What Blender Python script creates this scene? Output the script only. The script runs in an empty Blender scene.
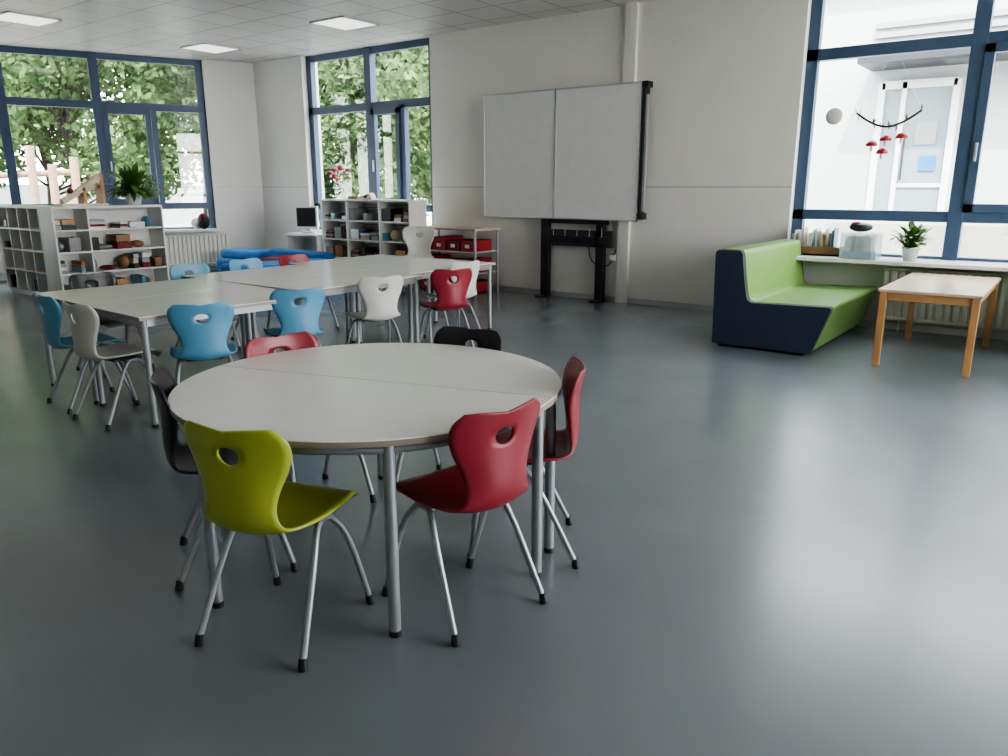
import bpy, bmesh, math, random
from mathutils import Vector, Matrix, Quaternion
random.seed(7)
C=bpy.context.scene.collection
try:
    bpy.context.scene.view_settings.look='AgX - Medium High Contrast'
except Exception as e: print(e)
# ---------------------------------------------------------------- materials
def mat(name,col,rough=.5,metal=0,noise=0,nscale=8,spec=.5,emis=0,bump=0,bscale=200):
    m=bpy.data.materials.new(name); m.use_nodes=True; nt=m.node_tree; b=nt.nodes['Principled BSDF']
    b.inputs['Base Color'].default_value=(*col,1); b.inputs['Roughness'].default_value=rough
    b.inputs['Metallic'].default_value=metal; b.inputs['Specular IOR Level'].default_value=spec
    if emis:
        b.inputs['Emission Color'].default_value=(*col,1); b.inputs['Emission Strength'].default_value=emis
    tc=nt.nodes.new('ShaderNodeTexCoord')
    n=nt.nodes.new('ShaderNodeTexNoise'); n.inputs['Scale'].default_value=nscale; n.inputs['Detail'].default_value=4
    nt.links.new(tc.outputs['Object'],n.inputs['Vector'])
    r=nt.nodes.new('ShaderNodeValToRGB'); k=noise if noise else .03
    r.color_ramp.elements[0].position=.3; r.color_ramp.elements[1].position=.7
    r.color_ramp.elements[0].color=(*[c*(1-k) for c in col],1); r.color_ramp.elements[1].color=(*[min(1,c*(1+k)) for c in col],1)
    nt.links.new(n.outputs['Fac'],r.inputs['Fac']); nt.links.new(r.outputs['Color'],b.inputs['Base Color'])
    if bump:
        n2=nt.nodes.new('ShaderNodeTexNoise'); n2.inputs['Scale'].default_value=bscale
        nt.links.new(tc.outputs['Object'],n2.inputs['Vector'])
        bp=nt.nodes.new('ShaderNodeBump'); bp.inputs['Strength'].default_value=bump; bp.inputs['Distance'].default_value=.002
        nt.links.new(n2.outputs['Fac'],bp.inputs['Height']); nt.links.new(bp.outputs['Normal'],b.inputs['Normal'])
    return m
WALL=mat('wall_paint',(.76,.74,.70),.75,noise=.02,nscale=2,bump=.15,bscale=300)
FLOOR=mat('linoleum',(.168,.190,.203),.25,noise=.07,nscale=1.2,bump=.09,bscale=60,spec=1.0)
BLUE=mat('blue_frame',(.055,.092,.16),.4)
WHITE=mat('white_laminate',(.74,.74,.72),.4)
TOP=mat('table_top',(.88,.86,.82),.20,noise=.02)
EDGE=mat('table_edge',(.30,.25,.21),.5)
STEEL=mat('grey_steel',(.34,.36,.38),.35,metal=.5)
BLACK=mat('black_plastic',(.012,.012,.014),.45)
DARK=mat('dark_metal',(.02,.022,.03),.4)
CG=mat('green_plastic',(.39,.46,.06),.34,bump=.1)
CR=mat('red_plastic',(.25,.020,.034),.34,bump=.1)
CB=mat('blue_plastic',(.12,.33,.50),.34,bump=.1)
CW=mat('white_plastic',(.60,.60,.56),.34,bump=.1)
CK=mat('black_shell',(.022,.022,.026),.36,bump=.1)
SG=mat('green_leatherette',(.18,.32,.085),.34,noise=.05,bump=.2,bscale=120)
SN=mat('navy_leatherette',(.026,.033,.065),.45,noise=.08,bump=.2,bscale=120)
WOOD=mat('beech_wood',(.46,.25,.10),.45,noise=.15,nscale=5)
WOODL=mat('light_wood',(.62,.48,.34),.3,noise=.08,nscale=5)
BOARD=mat('whiteboard_enamel',(.70,.70,.69),.25)
ALU=mat('aluminium',(.55,.56,.57),.35,metal=.7)
RAD=mat('radiator_paint',(.72,.70,.62),.4)
POTW=mat('white_ceramic',(.75,.75,.73),.25)
SOIL=mat('soil',(.03,.02,.012),.9)
LEAFP=mat('plant_leaf',(.05,.13,.02),.45,noise=.3,nscale=20)
BARK=mat('bark',(.035,.026,.02),.9,noise=.3)
RED=mat('toy_red',(.36,.02,.03),.5)
BLU=mat('blue_fabric',(.03,.16,.42),.8,noise=.15)
CAN=mat('brown_box',(.28,.15,.07),.6,noise=.1)
DRED=mat('dark_red_fabric',(.15,.01,.02),.7)
YEL=mat('yellow_toy',(.5,.36,.10),.5)
GREY=mat('grey_card',(.3,.3,.3),.7)
PANEL=mat('light_panel',(1,.98,.95),.5,emis=1.3)
GROUND=mat('ground_paving',(.38,.37,.33),.9,noise=.25,nscale=.6)
OUTW=mat('outdoor_white_wall',(.47,.48,.49),.9,noise=.03)
DOORG=mat('door_glass_grey',(.24,.28,.31),.15)
TIMBER=mat('outdoor_timber',(.46,.30,.22),.8,noise=.2)
def glassmat():
    m=bpy.data.materials.new('window_glass'); m.use_nodes=True; nt=m.node_tree; nt.nodes.clear()
    o=nt.nodes.new('ShaderNodeOutputMaterial'); t=nt.nodes.new('ShaderNodeBsdfTransparent'); g=nt.nodes.new('ShaderNodeBsdfGlossy')
    g.inputs['Roughness'].default_value=.02; t.inputs['Color'].default_value=(.95,.97,.96,1)
    mx=nt.nodes.new('ShaderNodeMixShader'); mx.inputs[0].default_value=.05
    nt.links.new(t.outputs[0],mx.inputs[1]); nt.links.new(g.outputs[0],mx.inputs[2]); nt.links.new(mx.outputs[0],o.inputs[0]); return m
GLASS=glassmat()
def clearplastic():
    m=bpy.data.materials.new('clear_plastic'); m.use_nodes=True; nt=m.node_tree; nt.nodes.clear()
    o=nt.nodes.new('ShaderNodeOutputMaterial'); t=nt.nodes.new('ShaderNodeBsdfTransparent'); g=nt.nodes.new('ShaderNodeBsdfPrincipled')
    g.inputs['Base Color'].default_value=(.55,.68,.75,1); g.inputs['Roughness'].default_value=.2
    mx=nt.nodes.new('ShaderNodeMixShader'); mx.inputs[0].default_value=.3
    nt.links.new(t.outputs[0],mx.inputs[1]); nt.links.new(g.outputs[0],mx.inputs[2]); nt.links.new(mx.outputs[0],o.inputs[0]); return m
CLEAR=clearplastic()
def leafmat(name,c1,c2):
    m=bpy.data.materials.new(name); m.use_nodes=True; nt=m.node_tree; nt.nodes.clear()
    o=nt.nodes.new('ShaderNodeOutputMaterial'); d=nt.nodes.new('ShaderNodeBsdfDiffuse'); t=nt.nodes.new('ShaderNodeBsdfTranslucent')
    tc=nt.nodes.new('ShaderNodeTexCoord'); n=nt.nodes.new('ShaderNodeTexNoise'); n.inputs['Scale'].default_value=2.2; n.inputs['Detail'].default_value=5
    r=nt.nodes.new('ShaderNodeValToRGB'); r.color_ramp.elements[0].position=.35; r.color_ramp.elements[1].position=.68
    r.color_ramp.elements[0].color=(*c1,1); r.color_ramp.elements[1].color=(*c2,1)
    nt.links.new(tc.outputs['Object'],n.inputs['Vector']); nt.links.new(n.outputs['Fac'],r.inputs['Fac'])
    nt.links.new(r.outputs[0],d.inputs[0]); nt.links.new(r.outputs[0],t.inputs[0])
    mx=nt.nodes.new('ShaderNodeMixShader'); mx.inputs[0].default_value=.35
    nt.links.new(d.outputs[0],mx.inputs[1]); nt.links.new(t.outputs[0],mx.inputs[2]); nt.links.new(mx.outputs[0],o.inputs[0]); return m
TREE=leafmat('tree_leaves',(.035,.07,.028),(.19,.27,.12))
def ceilmat():
    m=bpy.data.materials.new('ceiling_tiles'); m.use_nodes=True; nt=m.node_tree; b=nt.nodes['Principled BSDF']
    b.inputs['Roughness'].default_value=.35
    tc=nt.nodes.new('ShaderNodeTexCoord'); br=nt.nodes.new('ShaderNodeTexBrick'); br.offset=0; br.squash=1
    br.inputs['Scale'].default_value=1; br.inputs['Brick Width'].default_value=.625; br.inputs['Row Height'].default_value=.625
    br.inputs['Mortar Size'].default_value=.014; br.inputs['Mortar Smooth'].default_value=.1
    br.inputs['Color1'].default_value=(.62,.59,.57,1); br.inputs['Color2'].default_value=(.66,.63,.61,1); br.inputs['Mortar'].default_value=(.32,.31,.31,1)
    nt.links.new(tc.outputs['Object'],br.inputs['Vector']); nt.links.new(br.outputs['Color'],b.inputs['Base Color']); return m
CEIL=ceilmat()
def perfmat():
    m=bpy.data.materials.new('perforated_panel'); m.use_nodes=True; nt=m.node_tree; b=nt.nodes['Principled BSDF']
    tc=nt.nodes.new('ShaderNodeTexCoord'); v=nt.nodes.new('ShaderNodeTexVoronoi'); v.inputs['Scale'].default_value=22; v.inputs['Randomness'].default_value=0
    r=nt.nodes.new('ShaderNodeValToRGB'); r.color_ramp.interpolation='CONSTANT'
    r.color_ramp.elements[0].color=(.1,.1,.1,1); r.color_ramp.elements[1].position=.3; r.color_ramp.elements[1].color=(.65,.65,.64,1)
    nt.links.new(tc.outputs['Object'],v.inputs['Vector']); nt.links.new(v.outputs['Distance'],r.inputs['Fac']); nt.links.new(r.outputs[0],b.inputs['Base Color']); return m
PERF=perfmat()
# ---------------------------------------------------------------- mesh builder
def chaikin(p,it=2):
    p=[Vector(q) for q in p]
    for _ in range(it):
        o=[p[0]]
        for a,b in zip(p,p[1:]): o+= [a*.75+b*.25,a*.25+b*.75]
        o.append(p[-1]); p=o
    return p
class MB:
    def __init__(s): s.v=[];s.f=[];s.m=[];s.sm=[];s.mats=[];s.M=Matrix.Identity(4)
    def mi(s,m):
        if m not in s.mats: s.mats.append(m)
        return s.mats.index(m)
    def add(s,v,f,m,smooth=False):
        b=len(s.v); s.v+=[tuple(s.M@Vector(q)) for q in v]; i=s.mi(m)
        for q in f: s.f.append([b+k for k in q]); s.m.append(i); s.sm.append(smooth)
    def box(s,x0,x1,y0,y1,z0,z1,m):
        v=[(x,y,z) for z in (z0,z1) for y in (y0,y1) for x in (x0,x1)]
        s.add(v,[(0,2,3,1),(4,5,7,6),(0,1,5,4),(2,6,7,3),(0,4,6,2),(1,3,7,5)],m)
    def prism(s,poly,a,b,m,axis='y',smooth=False):
        n=len(poly)
        P=(lambda p,t:(p[0],t,p[1])) if axis=='y' else (lambda p,t:(p[0],p[1],t))
        v=[P(p,a) for p in poly]+[P(p,b) for p in poly]
        s.add(v,[tuple(range(n)),tuple(range(2*n-1,n-1,-1))],m)
        s.add(v,[(i,(i+1)%n,n+(i+1)%n,n+i) for i in range(n)],m,smooth)
    def tube(s,pts,r,m,n=10):
        pts=[Vector(p) for p in pts]; v=[];f=[]
        T=[(pts[min(i+1,len(pts)-1)]-pts[max(i-1,0)]).normalized() for i in range(len(pts))]
        a=T[0].orthogonal().normalized()
        R=r if isinstance(r,(list,tuple)) else [r]*len(pts)
        for i,p in enumerate(pts):
            if i:
                a=T[i-1].rotation_difference(T[i])@a
            a=(a-T[i]*a.dot(T[i])).normalized(); b=T[i].cross(a)
            v+=[p+(a*math.cos(2*math.pi*k/n)+b*math.sin(2*math.pi*k/n))*R[i] for k in range(n)]
        for i in range(len(pts)-1):
            for k in range(n): f.append((i*n+k,i*n+(k+1)%n,(i+1)*n+(k+1)%n,(i+1)*n+k))
        s.add(v,f,m,True); L=(len(pts)-1)*n
        s.add(v,[tuple(range(n-1,-1,-1)),tuple(range(L,L+n))],m)
    def lathe(s,prof,c,m,n=20,smooth=True):
        v=[];f=[]
        for r,z in prof: v+=[(c[0]+r*math.cos(2*math.pi*k/n),c[1]+r*math.sin(2*math.pi*k/n),c[2]+z) for k in range(n)]
        for i in range(len(prof)-1):
            for k in range(n): f.append((i*n+k,i*n+(k+1)%n,(i+1)*n+(k+1)%n,(i+1)*n+k))
        s.add(v,f,m,smooth)
    def ball(s,c,rx,ry,rz,m,n=14):
        v=[];f=[];h=8
        for i in range(h+1):
            t=math.pi*i/h
            for k in range(n): v.append((c[0]+rx*math.sin(t)*math.cos(2*math.pi*k/n),c[1]+ry*math.sin(t)*math.sin(2*math.pi*k/n),c[2]+rz*math.cos(t)))
        for i in range(h):
            for k in range(n): f.append((i*n+k,i*n+(k+1)%n,(i+1)*n+(k+1)%n,(i+1)*n+k))
        s.add(v,f,m,True)
    def leaf(s,base,d,L,w,droop,m,seg=5):
        base=Vector(base); d=Vector(d).normalized(); side=d.cross(Vector((0,0,1)))
        if side.length<.05: side=Vector((1,0,0))
        side.normalize(); v=[];f=[];p=base.copy(); dd=d.copy()
        for i in range(seg+1):
            t=i/seg; ww=w*math.sin(math.pi*min(.97,t*.9+.08)); v+=[p-side*ww*.5,p+side*ww*.5]
            dd=(dd+Vector((0,0,-droop/seg))).normalized(); p=p+dd*(L/seg)
        for i in range(seg): f.append((2*i,2*i+1,2*i+3,2*i+2))
        s.add(v,f,m,True)
    def mesh(s,name,recalc=True):
        me=bpy.data.meshes.new(name); me.from_pydata(s.v,[],s.f)
        for m in s.mats: me.materials.append(m)
        me.polygons.foreach_set('material_index',s.m); me.polygons.foreach_set('use_smooth',s.sm)
        if recalc:
            bm=bmesh.new(); bm.from_mesh(me); bmesh.ops.recalc_face_normals(bm,faces=bm.faces); bm.to_mesh(me); bm.free()
        me.update(); return me
    def build(s,name,loc=(0,0,0),rot=0,bevel=0,recalc=True,segs=2):
        return place(s.mesh(name,recalc),name,loc,rot,bevel,segs)
def place(me,name,loc=(0,0,0),rot=0,bevel=0,segs=2,sc=1):
    o=bpy.data.objects.new(name,me); o.location=loc; o.rotation_euler=(0,0,math.radians(rot)); o.scale=(sc,)*3; C.objects.link(o)
    if bevel:
        b=o.modifiers.new('bevel','BEVEL'); b.width=bevel; b.segments=segs; b.limit_method='ANGLE'; b.angle_limit=math.radians(40)
    return o
CZ=3.68; BW=9.08
# ---------------------------------------------------------------- room shell
b=MB(); b.prism([(-18.7,-4.4),(5.35,-4.4),(5.35,9.43),(-12.9,9.43)],-.1,0,FLOOR,axis='z'); b.build('floor')
b=MB(); b.prism([(-19.0,-4.4),(5.35,-4.4),(5.35,9.43),(-13.3,9.43)],CZ,CZ+.3,CEIL,axis='z'); b.build('ceiling')
b=MB()
for x0,x1 in ((-13.2,-11.16),(-8.2,-2.72),(3.2,5.35)): b.box(x0,x1,BW,BW+.35,0,CZ,WALL)
for x0,x1 in ((-11.16,-8.2),(-2.72,3.2)): b.box(x0,x1,BW,BW+.35,0,.72,WALL)
b.build('wall_back')
LA=66.43; E=(-18.22,-4.03,0)
b=MB(); b.box(-.3,6.3,0,.35,0,CZ,WALL); b.box(13.43,14.3,0,.35,0,CZ,WALL); b.box(6.3,13.43,0,.35,0,.72,WALL); b.build('wall_left',E,LA)
b=MB(); b.box(-18.7,5.35,-4.4,-4.05,0,CZ,WALL); b.build('wall_rear')
b=MB(); b.box(5,5.35,-4.05,2.4,0,CZ,WALL); b.box(5,5.35,8.6,9.08,0,CZ,WALL); b.box(5,5.35,2.4,8.6,0,.72,WALL); b.build('wall_right')
# trims / grooves
b=MB()
for x0,x1 in ((-12.49,-11.17),(-8.19,-2.73)): b.box(x0,x1,BW-.004,BW,1.497,1.507,STEEL)
b.build('trim_1')
b=MB(); b.box(13.45,14.28,-.004,0,1.497,1.507,STEEL); b.build('trim_2',E,LA)
b=MB(); b.box(-12.5,5,BW-.015,BW,0,.07,ALU); b.build('baseboard_back')
b=MB(); b.box(0,14.29,-.015,0,0,.07,ALU); b.build('baseboard_left',E,LA)
b=MB(); b.box(-4.90,-4.74,BW-.06,BW,0.0,CZ,WALL); b.box(-4.83,-4.81,BW-.063,BW-.06,0,CZ,WHITE); b.build('trim_cable_duct',bevel=.004)

def window(name,x0,x1,mull,loc=(0,0,0),rot=0,y=.12,sash=(),low=1.17,up=2.85,split_up=()):
    b=MB(); d=.08; z0=.72; z1=CZ
    b.box(x0,x1,y,y+d,z0,z0+.07,BLUE); b.box(x0,x1,y,y+d,z1-.10,z1,BLUE)
    for x in (x0+.06,x1-.06): b.box(x-.06,x+.06,y-.02,y+d,z0,z1,BLUE)
    b.box(x0,x1,y-.02,y+d+.01,low-.055,low+.055,BLUE); b.box(x0,x1,y-.02,y+d+.01,up-.06,up+.06,BLUE)
    for x in mull: b.box(x-.07,x+.07,y-.03,y+d+.02,z0,z1,BLUE)
    for x in split_up: b.box(x-.045,x+.045,y-.02,y+d,low,up,BLUE)
    for a,c in sash:
        w=.085; zz0=low+.05; zz1=up-.05
        b.box(a,a+w,y-.05,y+.03,zz0,zz1,BLUE); b.box(c-w,c,y-.05,y+.03,zz0,zz1,BLUE)
        b.box(a,c,y-.05,y+.03,zz0,zz0+w,BLUE); b.box(a,c,y-.05,y+.03,zz1-w,zz1,BLUE)
        b.box(a+.03,a+.055,y-.08,y-.05,1.75,1.93,ALU)
    b.box(x0+.02,x1-.02,y+.045,y+.05,z0+.02,z1-.02,GLASS)
    return b.build(name,loc,rot,bevel=.004)
window('window_1',6.3,13.43,(11.7,10.33,8.96,7.63),E,LA,sash=((11.76,12.5),),split_up=(12.56,))
window('window_2',-11.16,-8.2,(-9.65,),(0,BW,0),0,sash=((-9.59,-8.95),),split_up=(-8.9,),up=2.78)
window('window_3',-2.72,3.2,(-1.08,.45,1.9),(0,BW,0),0,sash=((-1.02,.39),),low=1.2,up=2.9)
b=MB()
for yy in (2.4,3.9,5.5,7.0,8.6): b.box(5.12,5.2,yy-.05,yy+.05,.72,CZ,BLUE)
for z in (.76,1.2,2.85,3.63): b.box(5.12,5.2,2.4,8.6,z-.05,z+.05,BLUE)
b.build('added_window_right')  # out-of-view window band, added and sized for the daylight it lets in
def sill(name,x0,x1,loc=(0,0,0),rot=0,y0=-.25):
    b=MB(); b.box(x0,x1,y0,.12,.72,.76,WHITE); b.build(name,loc,rot,bevel=.006)
sill('window_sill',-2.72,3.2,(0,BW,0),0,-.42); sill('window_sill',-11.16,-8.2,(0,BW,0)); sill('window_sill',6.3,13.43,E,LA)
for u in (-2.1,-5.3,-8.5,-11.7,1.5):
    for w in (7.7,4.95,2.2,-.6):
        b=MB(); b.box(-.31,.31,-.31,.31,-.012,-.002,PANEL)
        for s in (-1,1):
            b.box(-.33,.33,s*.32-.01,s*.32+.01,-.02,-.001,WHITE); b.box(s*.32-.01,s*.32+.01,-.33,.33,-.02,-.001,WHITE)
        b.build('ceiling_light_panel',(u,w,CZ))
# ---------------------------------------------------------------- chair
def cr(P,t):
    n=len(P)-1; x=min(max(t*n,0),n-1e-6); i=int(x); f=x-i
    p0=P[max(i-1,0)];p1=P[i];p2=P[i+1];p3=P[min(i+2,n)]
    return [.5*((2*b_)+(-a+c)*f+(2*a-5*b_+4*c-d)*f*f+(-a+3*b_-3*c+d)*f**3) for a,b_,c,d in zip(p0,p1,p2,p3)]
PROF=[(.205,.400,.13,0,-.004),(.198,.430,.175,0,0),(.145,.447,.198,0,.008),(.06,.440,.207,0,.016),(-.03,.430,.207,0,.024),(-.12,.422,.195,.004,.032),
 (-.195,.428,.170,.012,.030),(-.232,.466,.146,.026,.014),(-.243,.53,.134,.038,0),(-.243,.595,.150,.046,0),(-.242,.66,.180,.052,0),(-.248,.72,.198,.052,0),(-.258,.768,.190,.046,0),(-.264,.80,.155,.036,0)]
def shell_pt(u,v):
    y,z,w,fw,up=cr(PROF,v); 
    if v>.9: z-=.014*(1-abs(u))**2*((v-.9)/.1)
    return Vector((u*w,y+fw*u*u,z+up*u*u))
def chair_mesh(cm,name):
    NU,NV=16,52; bm=bmesh.new(); g={}
    hv=43/NV
    for j in range(NV+1):
        for i in range(NU+1):
            u=-1+2*i/NU; v=j/NV; di=i-8; dj=j-43
            if max(abs(di),abs(dj))==2:
                a=math.atan2(dj,di); u=.21*math.cos(a); v=hv+.042*math.sin(a)
            elif max(abs(di),abs(dj))==3:
                a=math.atan2(dj,di); u=(u+.33*math.cos(a))/2; v=(v+hv+.060*math.sin(a))/2
            g[i,j]=bm.verts.new(shell_pt(u,v))
    for j in range(NV):
        for i in range(NU):
            if 6<=i<10 and 41<=j<45: continue
            bm.faces.new((g[i,j],g[i+1,j],g[i+1,j+1],g[i,j+1]))
    bmesh.ops.delete(bm,geom=[x for x in bm.verts if not x.link_faces],context='VERTS')
    bmesh.ops.recalc_face_normals(bm,faces=bm.faces)
    bmesh.ops.solidify(bm,geom=bm.faces[:],thickness=.010)
    bmesh.ops.recalc_face_normals(bm,faces=bm.faces)
    bm.verts.index_update()
    b=MB(); b.add([v.co for v in bm.verts],[[v.index for v in f.verts] for f in bm.faces],cm,True); bm.free()
    for s in (-1,1):
        p=[(s*.205,-.225,.02),(s*.175,-.08,.32),(s*.15,-.02,.406),(s*.15,.02,.410),(s*.15,.06,.406),(s*.178,.12,.32),(s*.205,.205,.02)]
        b.tube(chaikin(p,3),.0115,STEEL,10)
        for yy in (-.225,.205):
            b.tube([(s*.206,yy*1.01,0.0),(s*.205,yy,.012),(s*.203,yy*.985,.04)],[.016,.016,.0135],BLACK,10)
    for yy in (-.01,.05): b.tube([(-.15,yy,.404),(.15,yy,.404)],.010,STEEL,8)
    b.box(-.11,.11,-.08,.10,.404,.419,BLACK)
    return b.mesh(name,False)
CM={k:chair_mesh(m,'chair_'+k) for k,m in dict(g=CG,r=CR,b=CB,w=CW,k=CK).items()}
def chair(k,u,w,face,sc=1,z=0): return place(CM[k],'school_chair',(u,w,z),face-90,sc=sc)
chair('g',-2.055,1.475,107); chair('r',-1.67,1.965,168); chair('r',-1.755,2.455,216); chair('k',-2.625,1.66,57)
chair('r',-2.83,2.22,-8); chair('k',-2.40,2.74,-80)
chair('w',-4.98,2.39,92); chair('b',-5.52,2.44,84)
chair('b',-4.53,2.74,150); chair('b',-4.63,3.55,154); chair('w',-4.72,4.45,156); chair('r',-4.62,5.25,150); chair('w',-5.0,5.8,170)
chair('k',-6.40,3.05,2); chair('b',-6.45,3.95,-3); chair('r',-6.5,5.2,0); chair('b',-6.5,4.6,0)
chair('w',-7.35,7.75,-60,1.2)
# ---------------------------------------------------------------- tables
def leg(b,x,y,h=.70,r=.021):
    b.tube([(x,y,.02),(x,y,h)],r,STEEL,14); b.tube([(x,y,0),(x,y,.022)],r*1.02,BLACK,14)
def half_table(name,loc,rot,angs):
    b=MB(); R=.78; n=40
    arc=[(R*math.cos(math.pi*i/n),-R*math.sin(math.pi*i/n)-.002) for i in range(n+1)]
    b.prism(arc,.700,.720,EDGE,axis='z',smooth=True)
    arc2=[(x*.9985,y*.9985-.001) for x,y in arc]; b.prism(arc2,.7195,.724,TOP,axis='z')
    Q=R-.04
    b.tube([(Q*math.cos(math.radians(a)),Q*math.sin(math.radians(a)),.678) for a in range(-4,-177,-8)],.016,STEEL,8)
    b.tube([(-Q,-.06,.678),(Q,-.06,.678)],.016,STEEL,8)
    for a in angs: leg(b,Q*math.cos(math.radians(a)),Q*math.sin(math.radians(a)),.70)
    b.build(name,loc,rot)
half_table('half_round_table',(-2.265,2.115,0),17,(-5,-57,-114,-172))
half_table('half_round_table',(-2.265,2.115,0),197,(-8,-62,-118,-168))
def rtable(cx,cy,rot,L=1.33,W=.86):
    b=MB(); x,y=W/2,L/2
    b.box(-x,x,-y,y,.700,.7195,EDGE); b.box(-x+.001,x-.001,-y+.001,y-.001,.7195,.724,TOP)
    xx,yy=x-.045,y-.045
    for s in (-1,1):
        b.box(-xx,xx,s*yy-.012,s*yy+.012,.655,.699,STEEL); b.box(s*xx-.012,s*xx+.012,-yy,yy,.655,.699,STEEL)
        for t in (-1,1): leg(b,s*xx,t*yy)
    b.build('classroom_table',(cx,cy,0),rot)
for (cu,cw,r) in ((-4.95,3.03,-3),(-5.17,4.42,0),(-5.36,5.765,1)):
    a=math.radians(r); dx,dy=math.cos(a),math.sin(a)
    rtable(cu,cw,r); rtable(cu-.865*dx,cw-.865*dy,r)
# ---------------------------------------------------------------- whiteboard
b=MB()
for x0,x1 in ((-7.0,-5.80),(-5.79,-4.55)):
    b.box(x0,x1,8.86,8.89,1.09,2.74,BOARD)
    for a in ((x0,x1,1.08,1.10),(x0,x1,2.73,2.75),(x0,x0+.014,1.08,2.75),(x1-.014,x1,1.08,2.75)): b.box(a[0],a[1],8.85,8.90,a[2],a[3],ALU)
b.box(-4.545,-4.51,8.88,9.0,1.12,2.70,DARK); b.box(-4.55,-4.47,8.86,9.0,2.68,2.75,BLACK); b.box(-4.55,-4.48,8.86,9.0,1.1,1.18,BLACK)
b.box(-4.51,-4.48,8.9,8.95,1.2,2.6,ALU)
for x in (-6.0,-5.12): b.box(x-.055,x+.055,8.93,9.03,.02,2.0,BLACK); b.box(x-.06,x+.06,8.80,9.04,0,.02,BLACK)
b.box(-5.95,-4.95,8.93,8.98,.72,.94,DARK); b.box(-6.0,-5.0,8.94,8.97,1.02,1.08,DARK)
for i in range(5): b.box(-5.90+i*.19,-5.78+i*.19,8.90,8.93,.76,.86,BLACK); b.tube([(-5.84+i*.19,8.92,.86),(-5.84+i*.19,8.92,.98)],.006,ALU,6)
b.tube(chaikin([(-5.3,8.96,.72),(-5.25,8.96,.5),(-5.0,9.0,.45),(-4.9,9.0,.7)],3),.008,BLACK,6)
b.box(-4.98,-4.91,8.99,9.01,.55,.63,WHITE)
b.build('whiteboard_stand',bevel=.003)
# ---------------------------------------------------------------- sofas
def sofa(name,loc,mir=1):
    top=[(0,.89),(.012,.915),(.04,.925),(.225,.925),(.250,.915),(.262,.89),(.288,.70),(.325,.50),(.345,.462),(.385,.448),(1.07,.468),(1.087,.455),(1.085,.43)]
    P=[(0.02,.03)]+top+[(.95,.03)]
    P=[(mir*x,z) for x,z in P]
    b=MB(); b.prism(P,0,.05,SN); b.prism(P,1.80,1.85,SN)
    gt=[(x+.006,z+.006) for x,z in top if x>.11]
    Gp=[(mir*x,z) for x,z in [(.05,.05),(.05,.931)]+gt+[(.957,.05)]]
    b.prism(Gp,.052,1.798,SG,smooth=False)
    b.prism([(mir*.02,.03),(0,.89),(mir*.02,.92),(mir*.048,.926),(mir*.048,.03)],.052,1.798,SN)
    b.box(min(mir*.06,mir*.88),max(mir*.06,mir*.88),.04,1.8,0,.03,BLACK)
    b.build(name,loc,bevel=.012,segs=3)
sofa('foam_sofa',(-2.77,7.05,0)); sofa('foam_sofa',(.86,7.06,0),-1)
# ---------------------------------------------------------------- side table
b=MB(); X0,X1,Y0,Y1=-1.32,-.56,7.05,8.62
b.box(X0,X1,Y0,Y1,.640,.665,WOODL)
for x in (X0+.04,X1-.04):
    for y in (Y0+.04,Y1-.04): b.box(x-.028,x+.028,y-.028,y+.028,0,.639,WOOD)
for x in (X0+.04,X1-.04): b.box(x-.012,x+.012,Y0+.07,Y1-.07,.57,.639,WOOD)
for y in (Y0+.04,Y1-.04): b.box(X0+.07,X1-.07,y-.012,y+.012,.57,.639,WOOD)
b.build('side_table',bevel=.004)
# ---------------------------------------------------------------- radiators
def radiator(name,x0,x1,loc=(0,0,0),rot=0,z0=.13,z1=.66):
    b=MB(); b.box(x0,x1,-.10,-.07,z0,z1,RAD)
    n=int((x1-x0)/.075)
    for i in range(n):
        x=x0+(i+.5)*(x1-x0)/n; b.box(x-.022,x+.022,-.135,-.10,z0+.02,z1-.02,RAD)
    b.box(x0,x1,-.14,-.05,z1-.01,z1+.01,RAD); b.box(x0,x1,-.14,-.1,z0-.01,z0+.02,RAD)
    for x in (x0+.2,x1-.2): b.box(x-.02,x+.02,-.07,-.016,.2,.5,RAD); b.tube([(x,-.08,0),(x,-.08,z0)],.01,RAD,8)
    b.build(name,loc,rot,bevel=.004)
radiator('radiator',-1.65,-.2,(0,BW,0)); radiator('radiator',.9,2.6,(0,BW,0)); radiator('radiator',12.1,13.6,E,LA); radiator('radiator',9.5,11.6,E,LA)
# ---------------------------------------------------------------- window sill items
b=MB(); cols=[GREY,WHITE,WOODL,CAN,BLACK,POTW,WHITE,WOODL,GREY,CB]; x=-2.64
while x<-2.18:
    t=random.uniform(.006,.02); h=random.uniform(.2,.29); k=random.uniform(-.05,.06)
    b.prism([(x,.78),(x+t,.78),(x+t+k*.5,.78+h),(x+k*.5,.78+h)],8.94+random.uniform(-.02,.01),9.09,random.choice(cols)); x+=t+.006
b.box(-2.68,-2.10,8.91,9.1,.76,.78,CAN); b.box(-2.68,-2.10,8.91,8.92,.76,.86,CAN); b.box(-2.68,-2.67,8.91,9.1,.76,.86,CAN); b.box(-2.11,-2.10,8.91,9.1,.76,.86,CAN)
b.build('book_tray')
b=MB(); x0,x1,y0,y1=-2.06,-1.70,8.72,9.0
for a in ((x0,x1,y0,y0+.006),(x0,x1,y1-.006,y1),(x0,x0+.006,y0,y1),(x1-.006,x1,y0,y1)): b.box(*a,.76,1.02,CLEAR)
b.box(x0,x1,y0,y1,.76,.768,CLEAR); b.box(x0-.01,x1+.01,y0-.01,y1+.01,1.02,1.035,CLEAR); b.box(x0+.03,x1-.05,y0+.02,y1-.03,.77,.84,CB)
for k in range(12): b.box(x0+.04+k*.022,x0+.055+k*.022,y0+.03,y1-.05,.84,.97+.03*random.random(),random.choice((WHITE,CAN,WOODL,GREY)))
b.build('plastic_storage_box')
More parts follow.
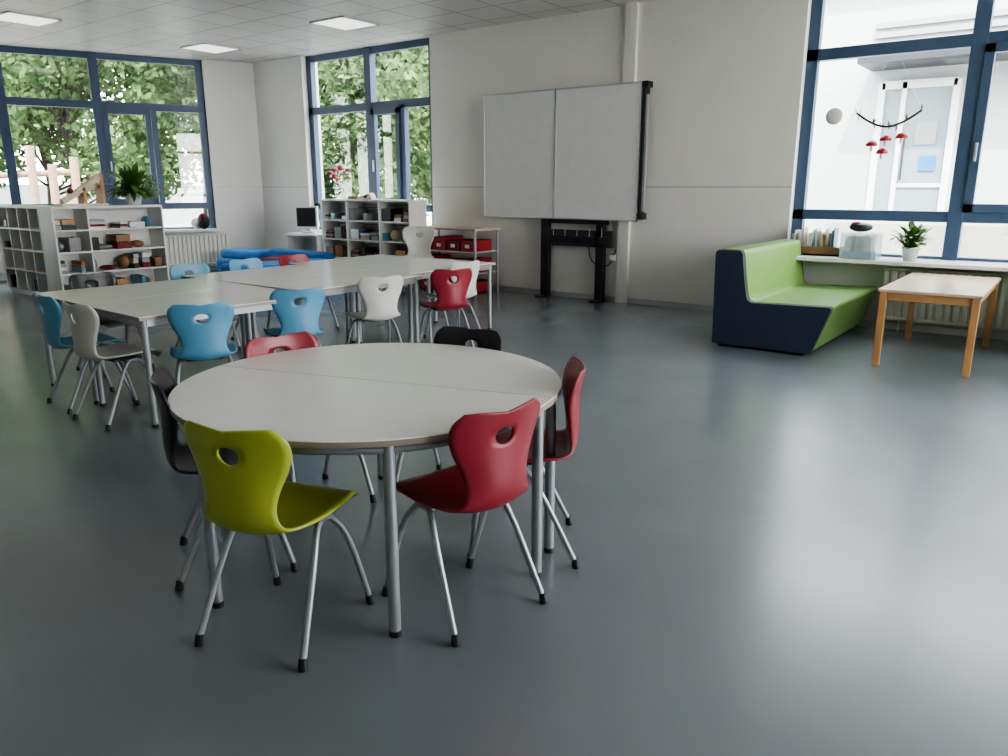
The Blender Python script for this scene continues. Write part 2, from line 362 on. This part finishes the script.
b=MB(); b.ball((0,0,.05),.12,.09,.05,BLACK); b.ball((-.04,-.02,.08),.06,.05,.03,DRED); b.build('knitted_hat',(-1.9,8.86,1.037))
def plant(name,loc,pr,ph,n,L,w,droop,up,potm=POTW,st_=1.4):
    b=MB(); b.lathe([(0,0),(pr*.72,0),(pr,ph),(pr*1.04,ph),(pr*1.04,ph-.012),(pr*.9,ph-.012),(0,ph-.015)],(0,0,0),potm,20)
    b.lathe([(0,ph-.01),(pr*.88,ph-.01)],(0,0,0),SOIL,20)
    for i in range(n):
        a=random.uniform(0,6.283); e=random.uniform(*up); l=L*random.uniform(.6,1.1)
        d=(math.cos(a)*math.cos(e),math.sin(a)*math.cos(e),math.sin(e))
        st=Vector((0,0,ph-.02))+Vector((math.cos(a),math.sin(a),0))*pr*.4*random.random()
        h=random.uniform(.1,st_)*L; q=st+Vector(d)*h
        b.tube([st,q],.003,LEAFP,5); b.leaf(q,d,l,w*random.uniform(.7,1.2),droop*random.uniform(.6,1.4),LEAFP)
    b.build(name,loc,recalc=False)
plant('potted_plant',(-1.40,8.86,.76),.085,.14,150,.11,.055,1.1,(.55,1.5),st_=1.8)
plant('potted_plant',(-10.98,5.78,1.252),.12,.17,150,.25,.09,1.5,(.2,1.5),st_=1.1)
def garland(name,loc,W=.62):
    b=MB(); pts=chaikin([(-W/2,0,.10),(-W/4,0,-.01),(0,0,-.06),(W/4,0,-.01),(W/2,0,.10)],2); b.tube(pts,.012,BARK,6)
    for p in pts[::2]:
        for k in range(5):
            d=(random.uniform(-1,1),random.uniform(-.4,.4),random.uniform(-.8,1)); b.leaf(p,d,.07,.02,.3,LEAFP,3)
    for s in (-1,1): b.tube([(s*W/2,0,.10),(s*W*.1,0,.6)],.0012,WHITE,4)
    for x,z in ((-.13,-.24),(.0,-.19),(.15,-.17),(-.02,-.32)):
        b.tube([(x,0,-.05),(x,0,z+.04)],.0012,WHITE,4); b.tube([(x,0,z-.05),(x,0,z+.01)],.016,POTW,8)
        b.lathe([(0,.06),(.03,.055),(.055,.03),(.062,0),(0,0.003)],(x,0,z),RED,12)
    b.build(name,loc,recalc=False)
garland('mushroom_garland',(-1.80,9.06,2.16)); garland('mushroom_garland',(-10.45,9.1,1.95),.4)
b=MB(); b.M=Matrix.Rotation(math.pi/2,4,'X'); b.lathe([(0,0),(.085,0),(.09,.01),(.085,.02),(0,.02)],(0,0,0),POTW,24); b.build('round_window_ornament',(-2.36,9.16,2.25))
# ---------------------------------------------------------------- shelves
def shelf(name,loc,rot,L,D,H,cols,rows,back=True,perf=False,content=0):
    b=MB(); t=.022
    b.box(0,L,0,D,H-.03,H,WHITE); b.box(0,L,.01,D,.05,.05+t,WHITE); b.box(0,L,.04,D,0,.05,WHITE)
    b.box(0,t,0,D,.05,H-.03,WHITE); b.box(L-t,L,0,D,.05,H-.03,WHITE)
    if back: b.box(t,L-t,D-.012,D,.07,H-.03,PERF if perf else WHITE)
    xs=[0]
    for i in range(1,len(cols)): x=sum(cols[:i])*L; b.box(x-t/2,x+t/2,.005,D-.012,.07,H-.03,WHITE); xs.append(x)
    xs.append(L); zs=[.072]
    for j in range(1,rows):
        z=.07+(H-.1)*j/rows; b.box(t,L-t,.006,D-.012,z-t/2,z+t/2,WHITE); zs.append(z+t/2)
    b.build(name,loc,rot,bevel=.002)
    if content:
        c=MB(); pal=[CAN,WOOD,BLACK,WHITE,WOODL,DRED,STEEL,GREY,GREY,BLACK,CB,WOODL,CAN,STEEL]
        for i in range(len(cols)):
            for z in zs:
                if random.random()>content: continue
                a=xs[i]+.03; e=xs[i+1]-.03; y=a; hmax=(H-.1)/rows-.05
                while y<e-.07:
                    w=random.uniform(.06,min(.24,e-y)); h=random.uniform(.07,hmax); m=random.choice(pal); r=random.random()
                    if r<.4:
                        for q in ((y,y+.008,.04,D-.06),(y+w-.023,y+w-.015,.04,D-.06),(y,y+w-.015,.04,.05),(y,y+w-.015,D-.07,D-.06)): c.box(*q,z+.001,z+h*.8,m)
                        c.box(y,y+w-.015,.04,D-.06,z+.001,z+.01,m)
                        for _ in range(3): c.ball((y+w/2+random.uniform(-.25,.25)*w,D/2+random.uniform(-.08,.08),z+h*.6),w*.2,w*.2,h*.25,random.choice(pal),8)
                    elif r<.75:
                        k=random.randint(2,4)
                        for q in range(k): c.box(y+.003*q,y+w-.015-.004*(q%2),.05+.01*(q%2),D-.07,z+.001+h*q/k,z+h*(q+.93)/k,random.choice(pal))
                    else: c.ball((y+w/2,D/2,z+h*.45),w/2-.01,D*.3,h*.45,m)
                    y+=w+random.choice((0,.04,.18))
        c.build('shelf_toys',loc,rot)
shelf('open_shelf',(-10.78,4.56,0),90,1.52,.40,1.25,(.30,.70),4,content=.95)
shelf('cubby_shelf',(-12.55,4.56,0),0,1.36,.40,1.25,(.25,.25,.25,.25),4,content=.45)
shelf('cubby_shelf',(-14.2,4.1,0),0,1.3,.4,.9,(.34,.33,.33),2,content=.9)
shelf('open_shelf',(-10.1,8.44,0),0,2.0,.38,1.31,(.3,.37,.33),4,perf=True,content=.9)
# small table with red bins beneath
b=MB(); b.box(-8.02,-6.80,8.40,9.0,.90,.93,WOODL); b.box(-8.02,-6.80,8.399,8.401,.90,.93,EDGE)
for x in (-7.98,-6.84):
    for y in (8.44,8.96): b.tube([(x,y,0),(x,y,.90)],.02,STEEL,10)
for z in (.30,.60): b.box(-7.98,-6.84,8.44,8.98,z-.012,z,WHITE)
b.build('storage_table',bevel=.002)
b=MB()
for z in (.02,.302,.602):
    for x in (-7.92,-7.66,-7.39,-7.12):
        h=random.uniform(.14,.2); m=random.choice((RED,RED,RED,DRED)); b.box(x,x+.22,8.47,8.9,z,z+h,m); b.box(x-.004,x+.224,8.465,8.905,z+h-.02,z+h,m); b.box(x+.07,x+.15,8.462,8.47,z+.05,z+.10,WHITE)
b.build('red_storage_bins',bevel=.004)
# items atop shelves
b=MB(); b.box(0,.62,-.11,.11,0,.03,WOODL)
b.prism([(.02,.08),(.54,.42),(.58,.36),(.04,.02)],-.10,-.02,WOODL); b.prism([(.06,.03),(.60,.26),(.60,.31),(.06,.09)],.01,.09,WOODL)
for x,h in ((.3,.24),(.55,.42)): b.box(x,x+.04,-.1,.09,.03,h,WOOD)
b.ball((.15,-.06,.20),.04,.04,.04,DRED); b.ball((.42,-.06,.38),.04,.04,.04,WOODL)
b.build('wooden_marble_run',(-10.98,4.74,1.252),90)
b=MB(); b.box(-.3,.3,-.09,.09,0,.012,GREY); b.box(-.25,-.05,-.07,.07,.012,.05,CAN); b.ball((.1,0,.045),.06,.05,.035,BLACK); b.prism([(.15,.012),(.28,.012),(.22,.10)],-.05,.05,WOODL); b.build('toy_tray',(-9.3,8.62,1.312))
# monitor on desk
b=MB(); b.box(-11.0,-10.15,8.35,8.82,.70,.73,WHITE)
for x in (-10.96,-10.19): b.box(x-.015,x+.015,8.38,8.80,0,.70,WHITE)
b.box(-10.95,-10.2,8.78,8.80,.3,.70,WHITE); b.build('computer_desk',bevel=.003)
b=MB(); b.box(-.2,.2,-.06,0,.08,.46,WHITE); b.box(-.17,.17,-.066,-.058,.12,.43,BLACK)
b.prism([(-.15,.12),(.15,.12),(.11,.40),(-.11,.40)],0,.14,WHITE); b.lathe([(0,0),(.13,0),(.12,.03),(.05,.05),(.05,.1)],(0,.03,0),WHITE,16); b.build('computer_monitor',(-10.62,8.58,.73),25,bevel=.008)
# blue cushions
b=MB(); b.box(-12.1,-11.1,7.7,8.3,.02,.30,BLU); b.box(-12.05,-11.15,7.75,8.25,.30,.45,BLU); b.build('blue_lounge_cushion',bevel=.06,segs=4)
b=MB(); b.box(0,1.7,0,.8,0,.22,BLU); b.box(.05,1.65,.03,.77,.22,.42,BLU); b.build('blue_floor_cushion',(-9.3,6.2,0),75,bevel=.06,segs=4)
b=MB(); b.box(0,1.5,0,.75,0,.28,BLU); b.box(.04,1.46,.5,.73,.28,.5,BLU); b.box(.3,.9,.1,.45,.28,.40,DRED); b.build('blue_floor_cushion',(-10.9,7.4,0),0,bevel=.05,segs=4)
b=MB(); b.ball((0,0,.14),.13,.1,.14,BLACK); b.ball((.05,-.04,.22),.07,.06,.07,DRED); b.ball((-.2,0,.1),.14,.1,.1,WHITE); b.build('bag_pile',(-12.75,7.95,.76))
# ---------------------------------------------------------------- outside
b=MB(); b.box(-70,50,-40,70,-.3,-.12,GROUND); b.build('ground')
b=MB()
b.box(-7.5,9,14,14.4,-.12,4.6,OUTW); b.box(-7.7,9.2,13.7,14.5,4.6,4.9,DARK)
b.build('wall_neighbour')
b=MB()
x0,x1,z0,z1=-2.90,-1.85,.97,3.1
for x,w in ((x0,.05),(x0+.33,.035),(x1,.05)): b.box(x-w,x+w,13.9,13.995,z0,z1,WHITE)
for z in (z0+.06,z1-.04): b.box(x0,x1,13.9,13.995,z-.06,z+.06,WHITE)
b.box(x0+.33,x1,13.93,13.995,1.5,1.56,WHITE)
b.box(x0,x1,13.97,13.99,z0,z1,DOORG); b.box(-2.25,-2.02,13.94,13.96,1.75,1.98,BLU); b.box(-2.35,-2.05,13.94,13.96,2.15,2.5,GREY); b.tube([(-2.48,13.86,1.6),(-2.48,13.86,2.3)],.015,DARK,6)
b.build('door_1')
b=MB(); b.box(-3.3,-.9,12.9,13.98,-.12,.96,GROUND)
for i in range(5): b.box(-.9+i*.3,-.6+i*.3,12.9,13.98,-.12,.80-i*.18,GROUND)
b.build('outdoor_steps')
b=MB(); b.box(-3.1,-.2,13.0,13.98,3.3,3.42,DARK)
for i in range(4): b.box(-3.1,-.2,13.9,13.98,3.5+i*.14,3.58+i*.14,GREY)
b.build('door_canopy')
def tree_mesh(seed,n=15000,R=2.6,H=5.2):
    rnd=random.Random(seed); b=MB()
    b.tube([(0,0,-.15),(.1,.05,1.2),(0,.1,2.6),(.15,0,4.2)],[.13,.11,.09,.05],BARK,8)
    cl=[]
    for i in range(34):
        a=rnd.uniform(0,6.283); r=R*math.sqrt(rnd.random())*.9; z=rnd.uniform(1.3,H+1.4)
        c=Vector((r*math.cos(a),r*math.sin(a),z)); cl.append((c,rnd.uniform(.55,1.05))); b.tube([(0,0,min(z*.6,3.8)),c*.6+Vector((0,0,z*.35)),c],[.03,.02,.01],BARK,5)
    v=[];f=[]
    for i in range(n):
        c,r=cl[rnd.randrange(len(cl))]
        d=Vector((rnd.gauss(0,1),rnd.gauss(0,1),rnd.gauss(0,1))).normalized()*r*(.35+.7*rnd.random()); p=c+d
        x=Vector((rnd.gauss(0,1),rnd.gauss(0,1),rnd.gauss(0,1))).normalized(); y=x.orthogonal().normalized(); s=rnd.uniform(.06,.12)
        k=len(v); v+=[p-x*s,p-y*s*.55,p+x*s,p+y*s*.55]; f.append((k,k+1,k+2,k+3))
    b.add(v,f,TREE,False); return b.mesh('tree_mesh',False)
TM=[tree_mesh(1),tree_mesh(2)]
for i,(u,w,r,s) in enumerate(((-20.8,9.4,0,1.1),(-19.5,13.6,50,1.1),(-24,6.2,90,1.25),(-22.5,1.5,20,1.15),(-16,14.6,130,1),(-12.4,15.2,200,1.05),(-18,18,10,1.2),(-26,11,70,1.4),(-27,17,0,1.5),(-12,20,33,1.2),(-22,19.5,99,1.4),(-29,3,15,1.4),(-14.5,21,15,1.4))):
    place(TM[i%2],'tree',(u,w,-.05),r,sc=s)
b=MB()
for x,h in ((0,2.2),(.36,1.95),(.7,2.3),(1.05,1.95),(1.45,2.1)): b.tube([(x,0,-.12),(x+.05,0,h)],.08,TIMBER,8)
b.tube([(-.1,.1,1.7),(1.5,.1,1.8)],.06,TIMBER,8); b.tube([(-.1,.1,.9),(1.5,.1,.8)],.06,TIMBER,8)
b.build('climbing_frame',(-17.4,6.3,0),66)
b=MB(); b.box(0,.3,0,22,-.12,1.6,OUTW); b.build('garden_wall',(-33,2,0),0)
# ---------------------------------------------------------------- light
w=bpy.data.worlds.new('sky'); bpy.context.scene.world=w; w.use_nodes=True; nt=w.node_tree; bg=nt.nodes['Background']
tc=nt.nodes.new('ShaderNodeTexCoord'); sx=nt.nodes.new('ShaderNodeSeparateXYZ'); rp=nt.nodes.new('ShaderNodeValToRGB')
rp.color_ramp.elements[0].color=(1,.985,.96,1); rp.color_ramp.elements[1].color=(.82,.89,1,1); rp.color_ramp.elements[1].position=.8
nt.links.new(tc.outputs['Generated'],sx.inputs[0]); nt.links.new(sx.outputs['Z'],rp.inputs['Fac']); nt.links.new(rp.outputs[0],bg.inputs['Color'])
bg.inputs['Strength'].default_value=18.0
s=bpy.data.lights.new('sun','SUN'); s.energy=13; s.angle=.02; s.color=(1,.94,.85); so=bpy.data.objects.new('sun',s); C.objects.link(so)
so.rotation_euler=Vector((-.25,.62,-.78)).to_track_quat('-Z','Y').to_euler()
def portal(name,loc,d,sx,sy):
    l=bpy.data.lights.new(name,'AREA'); l.shape='RECTANGLE'; l.size=sx; l.size_y=sy; l.cycles.is_portal=True
    o=bpy.data.objects.new(name,l); C.objects.link(o); o.location=loc; o.rotation_euler=Vector(d).to_track_quat('-Z','Z').to_euler()
portal('portal_1',(0.24,9.5,2.2),(0,-1,0),6,3); portal('portal_2',(-9.68,9.5,2.2),(0,-1,0),3,3)
portal('portal_3',(5.4,5.5,2.2),(-1,0,0),6.3,3); cx=9.86
portal('portal_4',(E[0]+cx*.4-.45*.917,E[1]+cx*.917+.45*.4,2.2),(.917,-.4,0),7.2,3)
# ---------------------------------------------------------------- camera
cd=bpy.data.cameras.new('camera'); cam=bpy.data.objects.new('camera',cd); C.objects.link(cam)
cd.sensor_width=36; cd.lens=27.14; cd.clip_start=.05; cam.location=(0,0,1.5)
cam.rotation_euler=(math.radians(90-14.1),0,math.radians(36.87)); bpy.context.scene.camera=cam
